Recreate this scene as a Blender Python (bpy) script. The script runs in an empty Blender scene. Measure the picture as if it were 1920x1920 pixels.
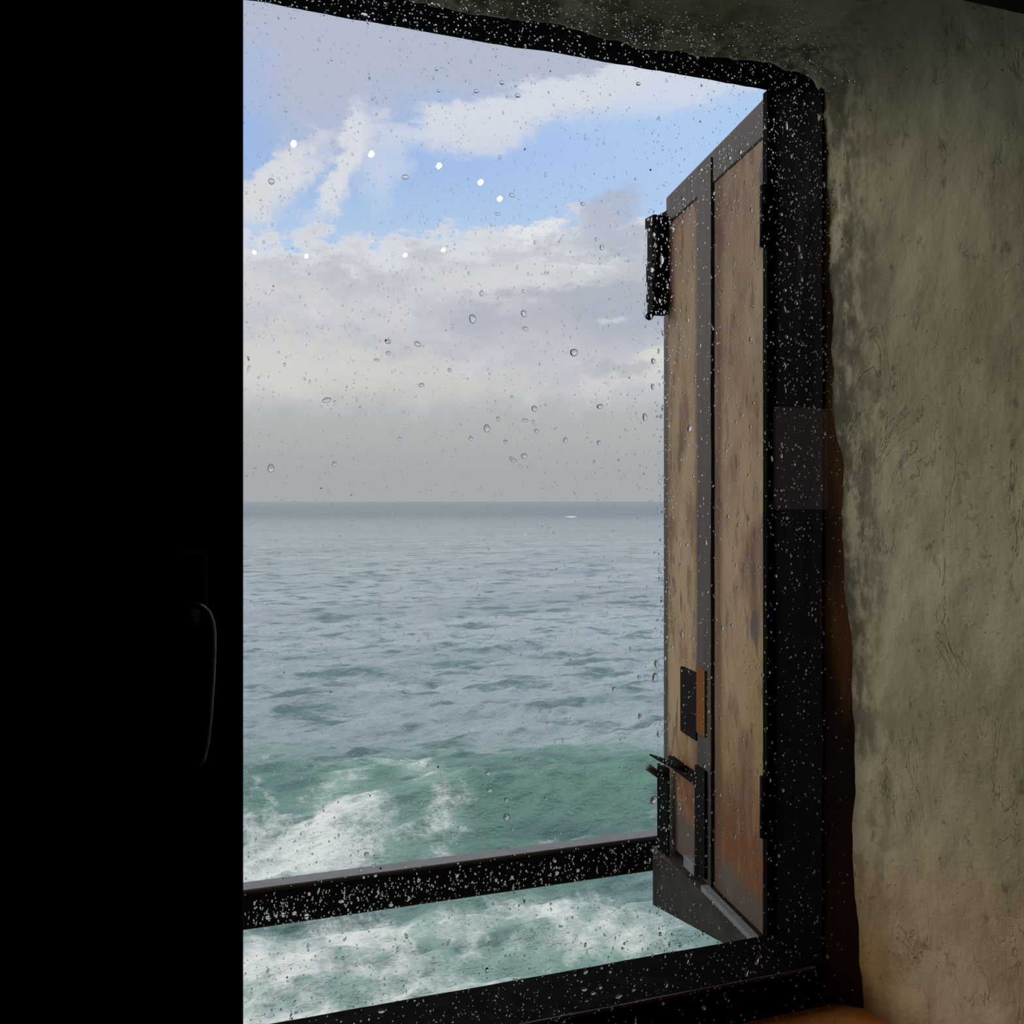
import bpy, bmesh, math, random
import numpy as np
from mathutils import Vector, noise as mnoise

S = bpy.context.scene
C = S.collection
rnd = random.Random(7)

# ------------------------------------------------------------------ camera
F_PX = 1900.0
TH = math.radians(20.7)            # the camera looks to the right of the window's normal (+Y)
CT, ST = math.cos(TH), math.sin(TH)
HOR = 940.0                        # horizon row in the 1920 x 1920 frame
cam_d = bpy.data.cameras.new('camera')
cam_d.sensor_width = 36.0
cam_d.lens = F_PX / 1920.0 * 36.0
cam_d.shift_y = (HOR - 960.0) / 1920.0
cam_d.clip_start = 0.02
cam_d.clip_end = 60000
cam = bpy.data.objects.new('camera', cam_d)
C.objects.link(cam)
cam.location = (0, 0, 0)
cam.rotation_euler = (math.pi / 2, 0, -TH)
S.camera = cam

def ratio(px):                     # X / Y of the vertical plane through column px
    u = (px - 960.0) / F_PX
    return (u * CT + ST) / (CT - u * ST)
def on_plane(px, py, Y):           # the point of the plane Y = const seen at a pixel
    X = ratio(px) * Y
    dep = X * ST + Y * CT
    return X, (HOR - py) / F_PX * dep

# ------------------------------------------------------------------ view settings
S.view_settings.view_transform = 'Standard'
S.view_settings.look = 'None'
S.view_settings.exposure = 0.0
S.view_settings.gamma = 1.0
S.view_settings.use_curve_mapping = False
S.cycles.max_bounces = 12
S.cycles.transparent_max_bounces = 16
S.cycles.transmission_bounces = 8
S.cycles.sample_clamp_indirect = 4.0
S.cycles.caustics_reflective = False
S.cycles.caustics_refractive = True

def srgb(r, g, b):
    def f(c):
        c /= 255.0
        return c / 12.92 if c <= 0.04045 else ((c + 0.055) / 1.055) ** 2.4
    return (f(r), f(g), f(b), 1.0)

# ------------------------------------------------------------------ node helper
class NT:
    def __init__(self, tree):
        self.t = tree
    def new(self, kind, **kw):
        n = self.t.nodes.new(kind)
        for k, v in kw.items():
            setattr(n, k, v)
        return n
    def put(self, sock, v):
        if isinstance(v, bpy.types.NodeSocket):
            self.t.links.new(v, sock)
        elif v is not None:
            sock.default_value = v
    def m(self, op, a, b=None, c=None, clamp=False):
        n = self.new('ShaderNodeMath', operation=op, use_clamp=clamp)
        self.put(n.inputs[0], a); self.put(n.inputs[1], b); self.put(n.inputs[2], c)
        return n.outputs[0]
    def add(self, a, b): return self.m('ADD', a, b)
    def sub(self, a, b): return self.m('SUBTRACT', a, b)
    def mul(self, a, b): return self.m('MULTIPLY', a, b)
    def step(self, x, lo, hi, a=0.0, b=1.0):     # smoothstep
        n = self.new('ShaderNodeMapRange', interpolation_type='SMOOTHSTEP')
        self.put(n.inputs[0], x); self.put(n.inputs[1], lo); self.put(n.inputs[2], hi)
        self.put(n.inputs[3], a); self.put(n.inputs[4], b)
        return n.outputs[0]
    def mix(self, fac, a, b):
        n = self.new('ShaderNodeMix', data_type='RGBA')
        self.put(n.inputs[0], fac); self.put(n.inputs[6], a); self.put(n.inputs[7], b)
        return n.outputs[2]
    def noise(self, vec, scale, detail=6.0, rough=0.55, dist=0.0):
        n = self.new('ShaderNodeTexNoise')
        self.put(n.inputs['Vector'], vec)
        n.inputs['Scale'].default_value = scale
        n.inputs['Detail'].default_value = detail
        n.inputs['Roughness'].default_value = rough
        n.inputs['Distortion'].default_value = dist
        return n.outputs['Fac']
    def dot(self, v, w):
        n = self.new('ShaderNodeVectorMath', operation='DOT_PRODUCT')
        self.put(n.inputs[0], v); n.inputs[1].default_value = w
        return n.outputs['Value']
    def vscale(self, v, w):
        n = self.new('ShaderNodeVectorMath', operation='MULTIPLY')
        self.put(n.inputs[0], v); n.inputs[1].default_value = w
        return n.outputs[0]
    def comb(self, x, y, z):
        n = self.new('ShaderNodeCombineXYZ')
        self.put(n.inputs[0], x); self.put(n.inputs[1], y); self.put(n.inputs[2], z)
        return n.outputs[0]
    def ramp(self, x, stops):
        n = self.new('ShaderNodeValToRGB')
        self.put(n.inputs[0], x)
        cr = n.color_ramp
        while len(cr.elements) < len(stops):
            cr.elements.new(0.5)
        for e, (p, col) in zip(cr.elements, stops):
            e.position = p; e.color = col
        return n.outputs[0]

# ------------------------------------------------------------------ sky (world), laid out by compass bearing and elevation
W = bpy.data.worlds.new('sky')
S.world = W
W.use_nodes = True
W.node_tree.nodes.clear()
n = NT(W.node_tree)
tc = n.new('ShaderNodeTexCoord')
D = tc.outputs['Generated']
az0 = n.m('ARCTAN2', n.dot(D, (CT, -ST, 0)), n.dot(D, (ST, CT, 0)))
el0 = n.m('ARCSINE', n.dot(D, (0, 0, 1)))
def azel(px, py):
    u = (px - 960) / F_PX; v = (HOR - py) / F_PX
    return math.atan(u), math.atan(v / math.hypot(1, u))
n1 = n.sub(n.noise(D, 21.0, 8, 0.64), 0.5)
n2 = n.sub(n.noise(n.vscale(D, (1, 1, 2.2)), 26.0, 9, 0.66), 0.5)
Doff = n.new('ShaderNodeVectorMath', operation='ADD')
n.put(Doff.inputs[0], D); Doff.inputs[1].default_value = (3.1, 1.7, 5.2)
n3 = n.sub(n.noise(n.vscale(Doff.outputs[0], (1, 1, 1.8)), 12.0, 7, 0.58), 0.5)
az = n.add(az0, n.mul(n1, 0.085))
el = n.add(el0, n.mul(n2, 0.075))
def blob(cx, cy, rx, ry, rot=0.0, soft=0.9, rag=1.1):
    a, e = azel(cx, cy)
    dx = n.sub(az, a); dy = n.sub(el, e)
    r = math.radians(rot)
    x = n.mul(n.add(n.mul(dx, math.cos(r)), n.mul(dy, math.sin(r))), F_PX / rx)
    y = n.mul(n.sub(n.mul(dy, math.cos(r)), n.mul(dx, math.sin(r))), F_PX / ry)
    q = n.m('SQRT', n.add(n.mul(x, x), n.mul(y, y)))
    q = n.add(q, n.add(n.mul(n3, rag * 0.8), n.mul(n2, rag * 1.5)))
    return n.step(q, 1.0 + soft * 0.5, 1.0 - soft * 0.5)
def e_of(py): return azel(900, py)[1]
def lay(col, alpha, c):
    return n.mix(alpha, col, c)
# clear blue
a_l, _ = azel(460, 300); a_r, _ = azel(1450, 300)
lr = n.step(az0, a_l, a_r)
col = n.mix(lr, srgb(164, 193, 240), srgb(182, 212, 252))
col = n.mix(n.step(el0, e_of(520), e_of(280)), srgb(190, 216, 244), col)
# overhead: more broken cloud above the picture
col = lay(col, n.mul(n.step(el0, e_of(60), e_of(-300)), n.step(n3, -0.12, 0.1, 0.6, 1.0)), srgb(222, 220, 214))
# grey sheet along the top
col = lay(col, n.mul(blob(900, 60, 720, 115, 2, 1.0, 0.9), 0.92), srgb(189, 196, 211))
col = lay(col, n.mul(blob(610, 180, 110, 110, 20, 1.2, 0.9), 0.75), srgb(190, 198, 216))
col = lay(col, n.mul(blob(1330, 140, 240, 42, 10, 1.0, 0.8), 0.8), srgb(222, 229, 243))
col = lay(col, n.mul(blob(480, 140, 50, 45, 30, 1.2, 1.0), 0.6), srgb(176, 194, 236))
# white cloud under it
col = lay(col, n.mul(blob(950, 205, 200, 36, 12, 0.9, 0.7), 0.95), srgb(226, 231, 240))
col = lay(col, n.mul(blob(900, 245, 100, 36, 8, 1.0, 0.8), 0.9), srgb(221, 226, 236))
col = lay(col, n.mul(blob(1100, 165, 200, 30, 12, 1.0, 0.7), 0.8), srgb(222, 228, 238))
# two leaning puffs on the left
col = lay(col, n.mul(blob(535, 322, 88, 30, 47, 0.9, 0.8), 0.95), srgb(226, 229, 234))
col = lay(col, n.mul(blob(636, 312, 100, 27, 62, 0.9, 0.8), 0.95), srgb(228, 231, 237))
col = lay(col, n.mul(blob(480, 380, 55, 36, 10, 1.0, 0.8), 0.9), srgb(224, 226, 230))
col = lay(col, n.mul(blob(710, 310, 36, 70, 0, 1.3, 1.2), 0.55), srgb(222, 230, 242))
# the cloud bank
t0, t1 = azel(460, 470), azel(1230, 405)
topline = n.add(e_of(452), n.mul(n.step(az0, azel(700, 400)[0], azel(1120, 400)[0]), e_of(418) - e_of(452)))
bank = n.step(n.sub(n.add(el0, n.mul(n2, 0.13)), topline), 0.009, -0.007)
edge = n.step(n.sub(n.add(el0, n.mul(n2, 0.2)), topline), -0.045, 0.0)
bcol = n.mix(n.step(n3, -0.14, 0.16), srgb(198, 203, 213), srgb(216, 218, 222))
bcol = n.mix(n.mul(n.step(n2, 0.0, 0.2), 0.5), bcol, srgb(190, 195, 207))
bcol = n.mix(n.mul(n.step(n1, 0.02, 0.2), 0.5), bcol, srgb(228, 229, 230))
bcol = n.mix(n.mul(edge, 0.85), bcol, srgb(229, 232, 238))
bcol = n.mix(n.mul(blob(1190, 555, 240, 75, 5, 1.2, 0.9), 0.9), bcol, srgb(180, 186, 200))
bcol = n.mix(n.mul(blob(930, 598, 130, 20, 5, 1.3, 1.1), 0.65), bcol, srgb(184, 189, 202))
bcol = n.mix(n.mul(blob(1010, 520, 180, 26, 4, 1.1, 0.9), 0.7), bcol, srgb(226, 228, 230))
bcol = n.mix(n.mul(blob(1120, 495, 90, 8, 3, 1.2, 0.7), 0.8), bcol, srgb(228, 231, 237))
bcol = n.mix(n.mul(blob(1145, 600, 24, 13, 0, 1.2, 0.7), 0.7), bcol, srgb(216, 222, 230))
bcol = n.mix(n.mul(blob(820, 655, 190, 26, 4, 1.4, 1.2), 0.55), bcol, srgb(190, 193, 203))
bcol = n.mix(n.mul(blob(560, 690, 260, 60, -3, 1.3, 1.0), 0.8), bcol, srgb(221, 220, 213))
bcol = n.mix(n.mul(blob(830, 730, 240, 28, 2, 1.3, 0.9), 0.7), bcol, srgb(213, 211, 203))
bcol = n.mix(n.mul(blob(1220, 685, 70, 26, 14, 1.1, 0.8), 0.85), bcol, srgb(228, 228, 220))
bcol = n.mix(n.mul(blob(1150, 697, 60, 16, 0, 1.1, 0.8), 0.7), bcol, srgb(184, 188, 196))
haze = n.step(n.add(el0, n.mul(n1, 0.05)), e_of(715), e_of(800))
bcol = n.mix(haze, bcol, n.mix(n.step(el0, e_of(780), e_of(900)), srgb(185, 189, 190), srgb(174, 179, 181)))
col = n.mix(bank, col, bcol)
col = lay(col, n.mul(blob(1140, 412, 70, 36, 25, 1.1, 0.8), 0.75), srgb(181, 189, 207))
col = lay(col, n.mul(blob(1230, 460, 90, 30, 5, 1.1, 0.8), 0.6), srgb(184, 192, 208))
col = lay(col, n.mul(blob(1010, 436, 56, 16, 6, 1.0, 0.8), 0.9), srgb(236, 239, 244))
# sky above the view brightened to add light on the sea
zen = n.new('ShaderNodeMix', data_type='RGBA', blend_type='MULTIPLY')
n.put(zen.inputs[0], n.step(el0, math.radians(32), math.radians(58)))
n.put(zen.inputs[6], col); zen.inputs[7].default_value = (2.15, 2.15, 2.1, 1)
col = zen.outputs[2]
# warm glow added out of view on the left to light shutter and plaster
ga, ge = math.radians(-64), math.radians(19)
gx = n.mul(n.sub(az0, ga), 1 / math.radians(19)); gy = n.mul(n.sub(el0, ge), 1 / math.radians(15))
glow = n.m('EXPONENT', n.mul(n.add(n.mul(gx, gx), n.mul(gy, gy)), -1.0))
gn = n.new('ShaderNodeMix', data_type='RGBA', blend_type='ADD')
n.put(gn.inputs[0], glow); n.put(gn.inputs[6], col); gn.inputs[7].default_value = (5.0, 4.2, 3.0, 1)
col = gn.outputs[2]
bg = n.new('ShaderNodeBackground')
n.put(bg.inputs[0], col)
bg.inputs[1].default_value = 1.0
out = n.new('ShaderNodeOutputWorld')
W.node_tree.links.new(bg.outputs[0], out.inputs[0])
W.cycles.sampling_method = 'MANUAL'
W.cycles.sample_map_resolution = 512

# ------------------------------------------------------------------ object helpers
def tag(o, label=None, cat=None, group=None, kind=None):
    if label: o['label'] = label
    if cat: o['category'] = cat
    if group: o['group'] = group
    if kind: o['kind'] = kind
    return o
def empty(name, loc=(0, 0, 0)):
    o = bpy.data.objects.new(name, None)
    o.empty_display_size = 0.05
    C.objects.link(o); o.location = loc
    return o
def link_bm(name, bm, mat, parent=None, smooth=False, origin=None):
    me = bpy.data.meshes.new(name)
    bmesh.ops.recalc_face_normals(bm, faces=bm.faces)
    if parent is not None and origin is None:
        origin = parent.location
    if origin is not None:
        bmesh.ops.translate(bm, vec=-Vector(origin), verts=bm.verts)
    bm.to_mesh(me); bm.free()
    if mat: me.materials.append(mat)
    if smooth:
        for p in me.polygons: p.use_smooth = True
    o = bpy.data.objects.new(name, me)
    C.objects.link(o)
    if parent is not None: o.parent = parent
    elif origin is not None: o.location = origin
    return o
def hexa(bm, pts):
    v = [bm.verts.new(p) for p in pts]
    for f in ((0, 1, 2, 3), (7, 6, 5, 4), (0, 4, 5, 1), (1, 5, 6, 2), (2, 6, 7, 3), (3, 7, 4, 0)):
        bm.faces.new([v[i] for i in f])
    return v
def box(bm, x0, x1, y0, y1, z0, z1):
    return hexa(bm, [(x0, y0, z0), (x1, y0, z0), (x1, y1, z0), (x0, y1, z0),
                     (x0, y0, z1), (x1, y0, z1), (x1, y1, z1), (x0, y1, z1)])
def bevel(bm, w, seg=2):
    bmesh.ops.bevel(bm, geom=list(bm.edges), offset=w, segments=seg, affect='EDGES', profile=0.6)
def tube(bm, pts, rad, seg=12, cap=True):
    pts = [Vector(p) for p in pts]
    if not hasattr(rad, '__len__'): rad = [rad] * len(pts)
    rings = []
    for i, p in enumerate(pts):
        d = (pts[min(i + 1, len(pts) - 1)] - pts[max(i - 1, 0)]).normalized()
        up = Vector((0, 0, 1)) if abs(d.z) < 0.9 else Vector((1, 0, 0))
        a = d.cross(up).normalized(); b = d.cross(a)
        rings.append([bm.verts.new(p + (a * math.cos(t) + b * math.sin(t)) * rad[i])
                      for t in [2 * math.pi * k / seg for k in range(seg)]])
    for r0, r1 in zip(rings, rings[1:]):
        for k in range(seg):
            bm.faces.new((r0[k], r0[(k + 1) % seg], r1[(k + 1) % seg], r1[k]))
    if cap:
        bm.faces.new(rings[0]); bm.faces.new(rings[-1])
def fbm(x, y, z, o=4):
    return mnoise.fractal(Vector((x, y, z)), 1.0, 2.0, o)

# ------------------------------------------------------------------ materials
def material(name):
    m = bpy.data.materials.new(name)
    m.use_nodes = True
    m.node_tree.nodes.clear()
    k = NT(m.node_tree)
    o = k.new('ShaderNodeOutputMaterial')
    return m, k, o
def pbr(k, o, col, rough, spec=0.5, bump=None, strength=0.3, dist=0.002, metal=0.0, coat=0.0):
    p = k.new('ShaderNodeBsdfPrincipled')
    k.put(p.inputs['Base Color'], col)
    k.put(p.inputs['Roughness'], rough)
    k.put(p.inputs['Specular IOR Level'], spec)
    k.put(p.inputs['Metallic'], metal)
    if coat:
        p.inputs['Coat Weight'].default_value = coat
        p.inputs['Coat Roughness'].default_value = 0.12
    if bump is not None:
        b = k.new('ShaderNodeBump')
        b.inputs['Strength'].default_value = strength
        b.inputs['Distance'].default_value = dist
        k.put(b.inputs['Height'], bump)
        k.put(p.inputs['Normal'], b.outputs[0])
    k.put(o.inputs[0], p.outputs[0])
    return p
def objco(k): return k.new('ShaderNodeTexCoord').outputs['Object']
def geopos(k): return k.new('ShaderNodeNewGeometry').outputs['Position']
def sep(k, v):
    s = k.new('ShaderNodeSeparateXYZ'); k.put(s.inputs[0], v)
    return s.outputs

# plaster of the recess: pale lime plaster, mould and rust stains towards the timber frame
M_plaster, k, o = material('lime_plaster')
P = geopos(k)
px_, py_, pz_ = sep(k, P)
big = k.noise(P, 4.0, 5, 0.6)
mid = k.noise(P, 14.0, 6, 0.62)
streak = k.noise(k.vscale(P, (30, 30, 6)), 1.0, 6, 0.62)
fine = k.noise(P, 130.0, 5, 0.6)
c = k.mix(k.step(big, 0.35, 0.65), (0.40, 0.36, 0.255, 1), (0.53, 0.485, 0.37, 1))
c = k.mix(k.mul(k.step(mid, 0.5, 0.68), 0.35), c, (0.30, 0.28, 0.215, 1))
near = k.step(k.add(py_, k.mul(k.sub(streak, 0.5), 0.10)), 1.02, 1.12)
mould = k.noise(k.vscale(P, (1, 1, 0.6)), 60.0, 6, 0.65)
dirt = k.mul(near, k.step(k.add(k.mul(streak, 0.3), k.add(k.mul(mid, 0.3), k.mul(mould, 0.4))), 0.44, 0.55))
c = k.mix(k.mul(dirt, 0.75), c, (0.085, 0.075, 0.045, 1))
c = k.mix(k.step(pz_, -0.15, -0.6, 0.0, 0.35), c, (0.50, 0.41, 0.24, 1))
low = k.mul(k.step(pz_, -0.42, -0.66), k.step(k.add(py_, k.mul(k.sub(mid, 0.5), 0.2)), 0.98, 1.13))
c = k.mix(k.mul(low, 0.75), c, (0.38, 0.23, 0.075, 1))
veins = k.m('ABSOLUTE', k.sub(k.noise(k.vscale(P, (9, 9, 4.0)), 1.0, 5, 0.62, 1.2), 0.5))
vm = k.mul(k.step(veins, 0.010, 0.001), k.step(k.noise(P, 6.0, 3, 0.5), 0.46, 0.62))
c = k.mix(k.mul(vm, 0.5), c, (0.13, 0.12, 0.085, 1))
specks = k.mul(k.step(k.noise(P, 190.0, 2, 0.5), 0.67, 0.76), k.step(mid, 0.36, 0.5))
c = k.mix(k.mul(specks, 0.7), c, (0.06, 0.055, 0.04, 1))
blot = k.step(k.noise(k.vscale(P, (1, 1, .7)), 42.0, 4, 0.6), 0.60, 0.72)
c = k.mix(k.mul(blot, 0.6), c, (0.13, 0.125, 0.08, 1))
hgt = k.add(k.add(k.mul(mid, 1.0), k.mul(fine, 0.25)), k.add(k.mul(streak, 0.35), k.mul(vm, -0.15)))
pbr(k, o, c, 0.92, 0.2, hgt, 0.7, 0.006)

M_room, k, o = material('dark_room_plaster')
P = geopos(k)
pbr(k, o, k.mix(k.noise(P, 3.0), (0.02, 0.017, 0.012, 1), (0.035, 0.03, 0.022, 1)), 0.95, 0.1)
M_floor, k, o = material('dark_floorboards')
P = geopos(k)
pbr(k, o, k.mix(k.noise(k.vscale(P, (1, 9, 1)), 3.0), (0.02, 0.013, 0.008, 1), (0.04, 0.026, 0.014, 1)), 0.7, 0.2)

# black stained modern sash
M_sash, k, o = material('black_sash_wood')
P = geopos(k)
g = k.noise(k.vscale(P, (60, 60, 5)), 1.0, 4)
pbr(k, o, k.mix(g, (0.0035, 0.0032, 0.003, 1), (0.007, 0.006, 0.005, 1)), 0.55, 0.15, g, 0.2, 0.0005)
M_handle, k, o = material('black_handle_metal')
pbr(k, o, k.mix(k.noise(objco(k), 200.0, 2), (0.008, 0.008, 0.008, 1), (0.016, 0.016, 0.016, 1)), 0.2, 0.9)

# dark wet timber of the old frame
M_frame, k, o = material('dark_weathered_frame')
P = geopos(k)
g = k.noise(k.vscale(P, (40, 40, 5)), 1.0, 6, 0.6)
c = k.mix(k.step(g, 0.35, 0.7), (0.0008, 0.0006, 0.0006, 1), (0.0028, 0.0018, 0.0015, 1))
pbr(k, o, c, k.step(g, 0.3, 0.7, 0.6, 0.85), 0.03, g, 0.4, 0.002)
M_bead, k, o = material('brown_varnished_bead')
P = geopos(k)
g = k.noise(k.vscale(P, (30, 30, 4)), 1.0, 6, 0.6)
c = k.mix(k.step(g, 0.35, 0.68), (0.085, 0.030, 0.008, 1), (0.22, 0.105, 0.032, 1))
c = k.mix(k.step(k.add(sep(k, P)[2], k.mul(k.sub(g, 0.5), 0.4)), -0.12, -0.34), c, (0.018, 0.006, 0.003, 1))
pbr(k, o, c, 0.6, 0.3, g, 0.4, 0.002)

# terracotta sill
M_sill, k, o = material('terracotta_sill')
P = geopos(k)
g = k.noise(P, 18.0, 6, 0.6)
pbr(k, o, k.mix(k.step(g, 0.35, 0.7), (0.44, 0.135, 0.022, 1), (0.60, 0.22, 0.05, 1)), 0.55, 0.4, g, 0.3, 0.002)

# weathered shutter paint
def shutter_paint(name, seed, pale):
    m, k, o = material(name)
    P = geopos(k)
    off = k.new('ShaderNodeVectorMath', operation='ADD')
    k.put(off.inputs[0], P); off.inputs[1].default_value = (seed, seed * 1.7, seed * 0.6)
    Q = off.outputs[0]
    _, y, z = sep(k, P)
    big = k.noise(k.vscale(Q, (6, 6, 3.2)), 1.0, 6, 0.62)
    st = k.noise(k.vscale(Q, (42, 42, 9)), 1.0, 7, 0.65, 0.4)
    fine = k.noise(k.vscale(Q, (160, 160, 30)), 1.0, 4, 0.6)
    c = k.mix(k.step(big, 0.36, 0.64), pale, (pale[0] * 0.70, pale[1] * 0.66, pale[2] * 0.62, 1))
    # rosy worn paint in the upper half, ochre below
    c = k.mix(k.mul(k.step(z, 0.10, 0.55), 0.55), c, (0.26, 0.165, 0.125, 1))
    c = k.mix(k.mul(k.step(z, 0.05, -0.35), k.step(big, 0.40, 0.62, 0.25, 0.75)), c, (0.31, 0.205, 0.075, 1))
    rosy = k.step(k.noise(k.vscale(Q, (8, 8, 5)), 1.3, 5, 0.6), 0.50, 0.66)
    c = k.mix(k.mul(rosy, 0.75), c, (0.19, 0.095, 0.068, 1))
    # rust towards the bottom
    rust = k.mul(k.step(z, -0.38, -0.54), k.step(k.add(k.mul(st, 0.5), k.mul(big, 0.5)), 0.36, 0.53))
    c = k.mix(k.mul(rust, 0.9), c, (0.15, 0.042, 0.010, 1))
    foot = k.step(k.add(k.add(z, k.mul(k.dot(P, (math.sin(math.radians(10)), math.cos(math.radians(10)), 0)), -0.10)), k.mul(k.sub(st, 0.5), 0.10)), -0.735, -0.765)
    c = k.mix(k.mul(foot, 0.8), c, (0.075, 0.072, 0.068, 1))
    # bare grey wood where the paint has flaked off, long chips up the boards
    chip = k.step(k.noise(k.vscale(Q, (17, 17, 4.2)), 1.0, 7, 0.68, 0.3), 0.615, 0.65)
    c = k.mix(k.mul(chip, 0.85), c, (0.10, 0.085, 0.07, 1))
    spots = k.noise(k.vscale(Q, (75, 75, 24)), 1.0, 4, 0.6)
    marks = k.mul(k.step(spots, 0.58, 0.68), k.step(k.noise(k.vscale(Q, (5, 5, 5)), 1.0, 3), 0.42, 0.58))
    c = k.mix(k.mul(marks, 0.85), c, (0.06, 0.035, 0.03, 1))
    c = k.mix(k.mul(k.step(st, 0.54, 0.66), 0.7), c, (0.12, 0.075, 0.055, 1))
    # three long flakes down to the grey wood
    l_ = k.dot(P, (math.sin(math.radians(10)), math.cos(math.radians(10)), 0))
    l_ = k.sub(l_, 0.887 * math.sin(math.radians(10)) + 1.262 * math.cos(math.radians(10)))
    for (cl, cz, rl, rz) in ((0.066, -0.115, 0.012, 0.055), (0.060, -0.185, 0.020, 0.030), (0.026, 0.455, 0.014, 0.055), (0.020, 0.06, 0.008, 0.05)):
        dx = k.mul(k.sub(l_, cl), 1 / rl); dz = k.mul(k.sub(z, cz), 1 / rz)
        qd = k.m('SQRT', k.add(k.mul(dx, dx), k.mul(dz, dz)))
        fl = k.step(k.add(qd, k.mul(k.sub(st, 0.5), 4.0)), 1.05, 0.8)
        rim = k.step(k.add(qd, k.mul(k.sub(st, 0.5), 4.0)), 1.6, 1.1)
        c = k.mix(k.mul(rim, 0.5), c, (0.20, 0.11, 0.05, 1))
        c = k.mix(k.mul(fl, 0.9), c, (0.095, 0.088, 0.080, 1))
    c = k.mix(k.mul(k.step(fine, 0.52, 0.7), 0.25), c, (0.12, 0.08, 0.05, 1))
    # rust run under the bolt and ragged darker bands along the two edges of each board
    dx = k.mul(k.sub(l_, 0.440), 1 / 0.024); dz = k.mul(k.sub(z, 0.385), 1 / 0.020)
    qd = k.m('SQRT', k.add(k.mul(dx, dx), k.mul(dz, dz)))
    c = k.mix(k.mul(k.step(k.add(qd, k.mul(k.sub(st, 0.5), 2.5)), 1.3, 0.5), 0.9), c, (0.16, 0.05, 0.008, 1))
    for cl in (0.0, 0.205, 0.295, 0.47):
        ed = k.m('ABSOLUTE', k.sub(l_, cl))
        c = k.mix(k.mul(k.step(k.add(ed, k.mul(k.sub(st, 0.5), 0.05)), 0.030, 0.0), 0.8), c, (0.085, 0.045, 0.035, 1))
    h = k.sub(k.add(k.mul(st, 0.6), k.mul(fine, 0.3)), k.mul(chip, 0.6))
    pbr(k, o, c, 0.72, 0.3, h, 0.5, 0.003)
    return m
M_paint_a = shutter_paint('worn_cream_paint', 2.3, (0.42, 0.315, 0.205, 1))
M_paint_b = shutter_paint('worn_tan_paint', 5.9, (0.42, 0.305, 0.205, 1))
M_bare, k, o = material('bare_grey_brown_timber')
P = geopos(k)
g = k.noise(k.vscale(P, (34, 34, 6)), 1.0, 6, 0.62)
c = k.mix(k.step(g, 0.35, 0.68), (0.024, 0.017, 0.016, 1), (0.055, 0.041, 0.039, 1))
pbr(k, o, c, 0.55, 0.4, g, 0.5, 0.003)
M_kick, k, o = material('wet_brown_timber')
P = geopos(k)
g = k.noise(k.vscale(P, (20, 20, 34)), 1.0, 6, 0.62)
c = k.mix(k.step(g, 0.35, 0.68), (0.020, 0.015, 0.012, 1), (0.040, 0.032, 0.026, 1))
pbr(k, o, c, 0.6, 0.15, g, 0.4, 0.003)
M_sheen, k, o = material('painted_wet_sheen')  # pale colour standing in for sky sheen on wet timber
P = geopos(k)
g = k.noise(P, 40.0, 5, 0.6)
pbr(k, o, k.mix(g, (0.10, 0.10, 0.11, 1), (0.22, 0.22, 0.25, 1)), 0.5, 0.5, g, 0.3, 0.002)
M_iron, k, o = material('black_iron')
P = geopos(k)
g = k.noise(P, 60.0, 5, 0.6)
c = k.mix(k.step(g, 0.55, 0.75), (0.0016, 0.0016, 0.002, 1), (0.005, 0.0035, 0.003, 1))
pbr(k, o, c, 0.6, 0.05, g, 0.4, 0.002)
M_rust, k, o = material('orange_rust')
P = geopos(k)
g = k.noise(P, 50.0, 5, 0.6)
pbr(k, o, k.mix(g, (0.12, 0.04, 0.004, 1), (0.22, 0.10, 0.018, 1)), 0.85, 0.2, g, 0.4, 0.002)
M_railing, k, o = material('dark_wet_railing')
P = geopos(k)
g = k.noise(k.vscale(P, (5, 40, 40)), 1.0, 6, 0.62)
pbr(k, o, k.mix(g, (0.0025, 0.0022, 0.0022, 1), (0.006, 0.0055, 0.0055, 1)), 0.5, 0.15, g, 0.2, 0.001)

# pane: thin clear glass
M_glass, k, o = material('window_glass')
lw = k.new('ShaderNodeLayerWeight'); lw.inputs[0].default_value = 0.5
fres = k.add(0.04, k.mul(0.96, k.m('POWER', lw.outputs['Facing'], 5.0)))
tr = k.new('ShaderNodeBsdfTransparent'); tr.inputs[0].default_value = (0.985, 0.985, 0.985, 1)
gl = k.new('ShaderNodeBsdfGlossy'); gl.inputs['Roughness'].default_value = 0.0
gl.inputs[0].default_value = (1, 1, 1, 1)
mx = k.new('ShaderNodeMixShader')
k.put(mx.inputs[0], fres); k.put(mx.inputs[1], tr.outputs[0]); k.put(mx.inputs[2], gl.outputs[0])
k.put(o.inputs[0], mx.outputs[0])
M_dim_glass, k, o = material('dimming_glass')
tr = k.new('ShaderNodeBsdfTransparent'); tr.inputs[0].default_value = (0.48, 0.41, 0.38, 1)  # tint added to weaken this window's reflection in the pane
gl = k.new('ShaderNodeBsdfGlossy'); gl.inputs['Roughness'].default_value = 0.1
mx = k.new('ShaderNodeMixShader'); mx.inputs[0].default_value = 0.05
k.put(mx.inputs[1], tr.outputs[0]); k.put(mx.inputs[2], gl.outputs[0])
k.put(o.inputs[0], mx.outputs[0])
M_water, k, o = material('rain_water')
gb = k.new('ShaderNodeBsdfGlass'); gb.inputs['IOR'].default_value = 1.33; gb.inputs['Roughness'].default_value = 0.0
k.put(o.inputs[0], gb.outputs[0])
M_bulb, k, o = material('lamp_light')
em = k.new('ShaderNodeEmission'); em.inputs[0].default_value = (1.0, 0.90, 0.78, 1); em.inputs[1].default_value = 28.0
k.put(o.inputs[0], em.outputs[0])

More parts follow.
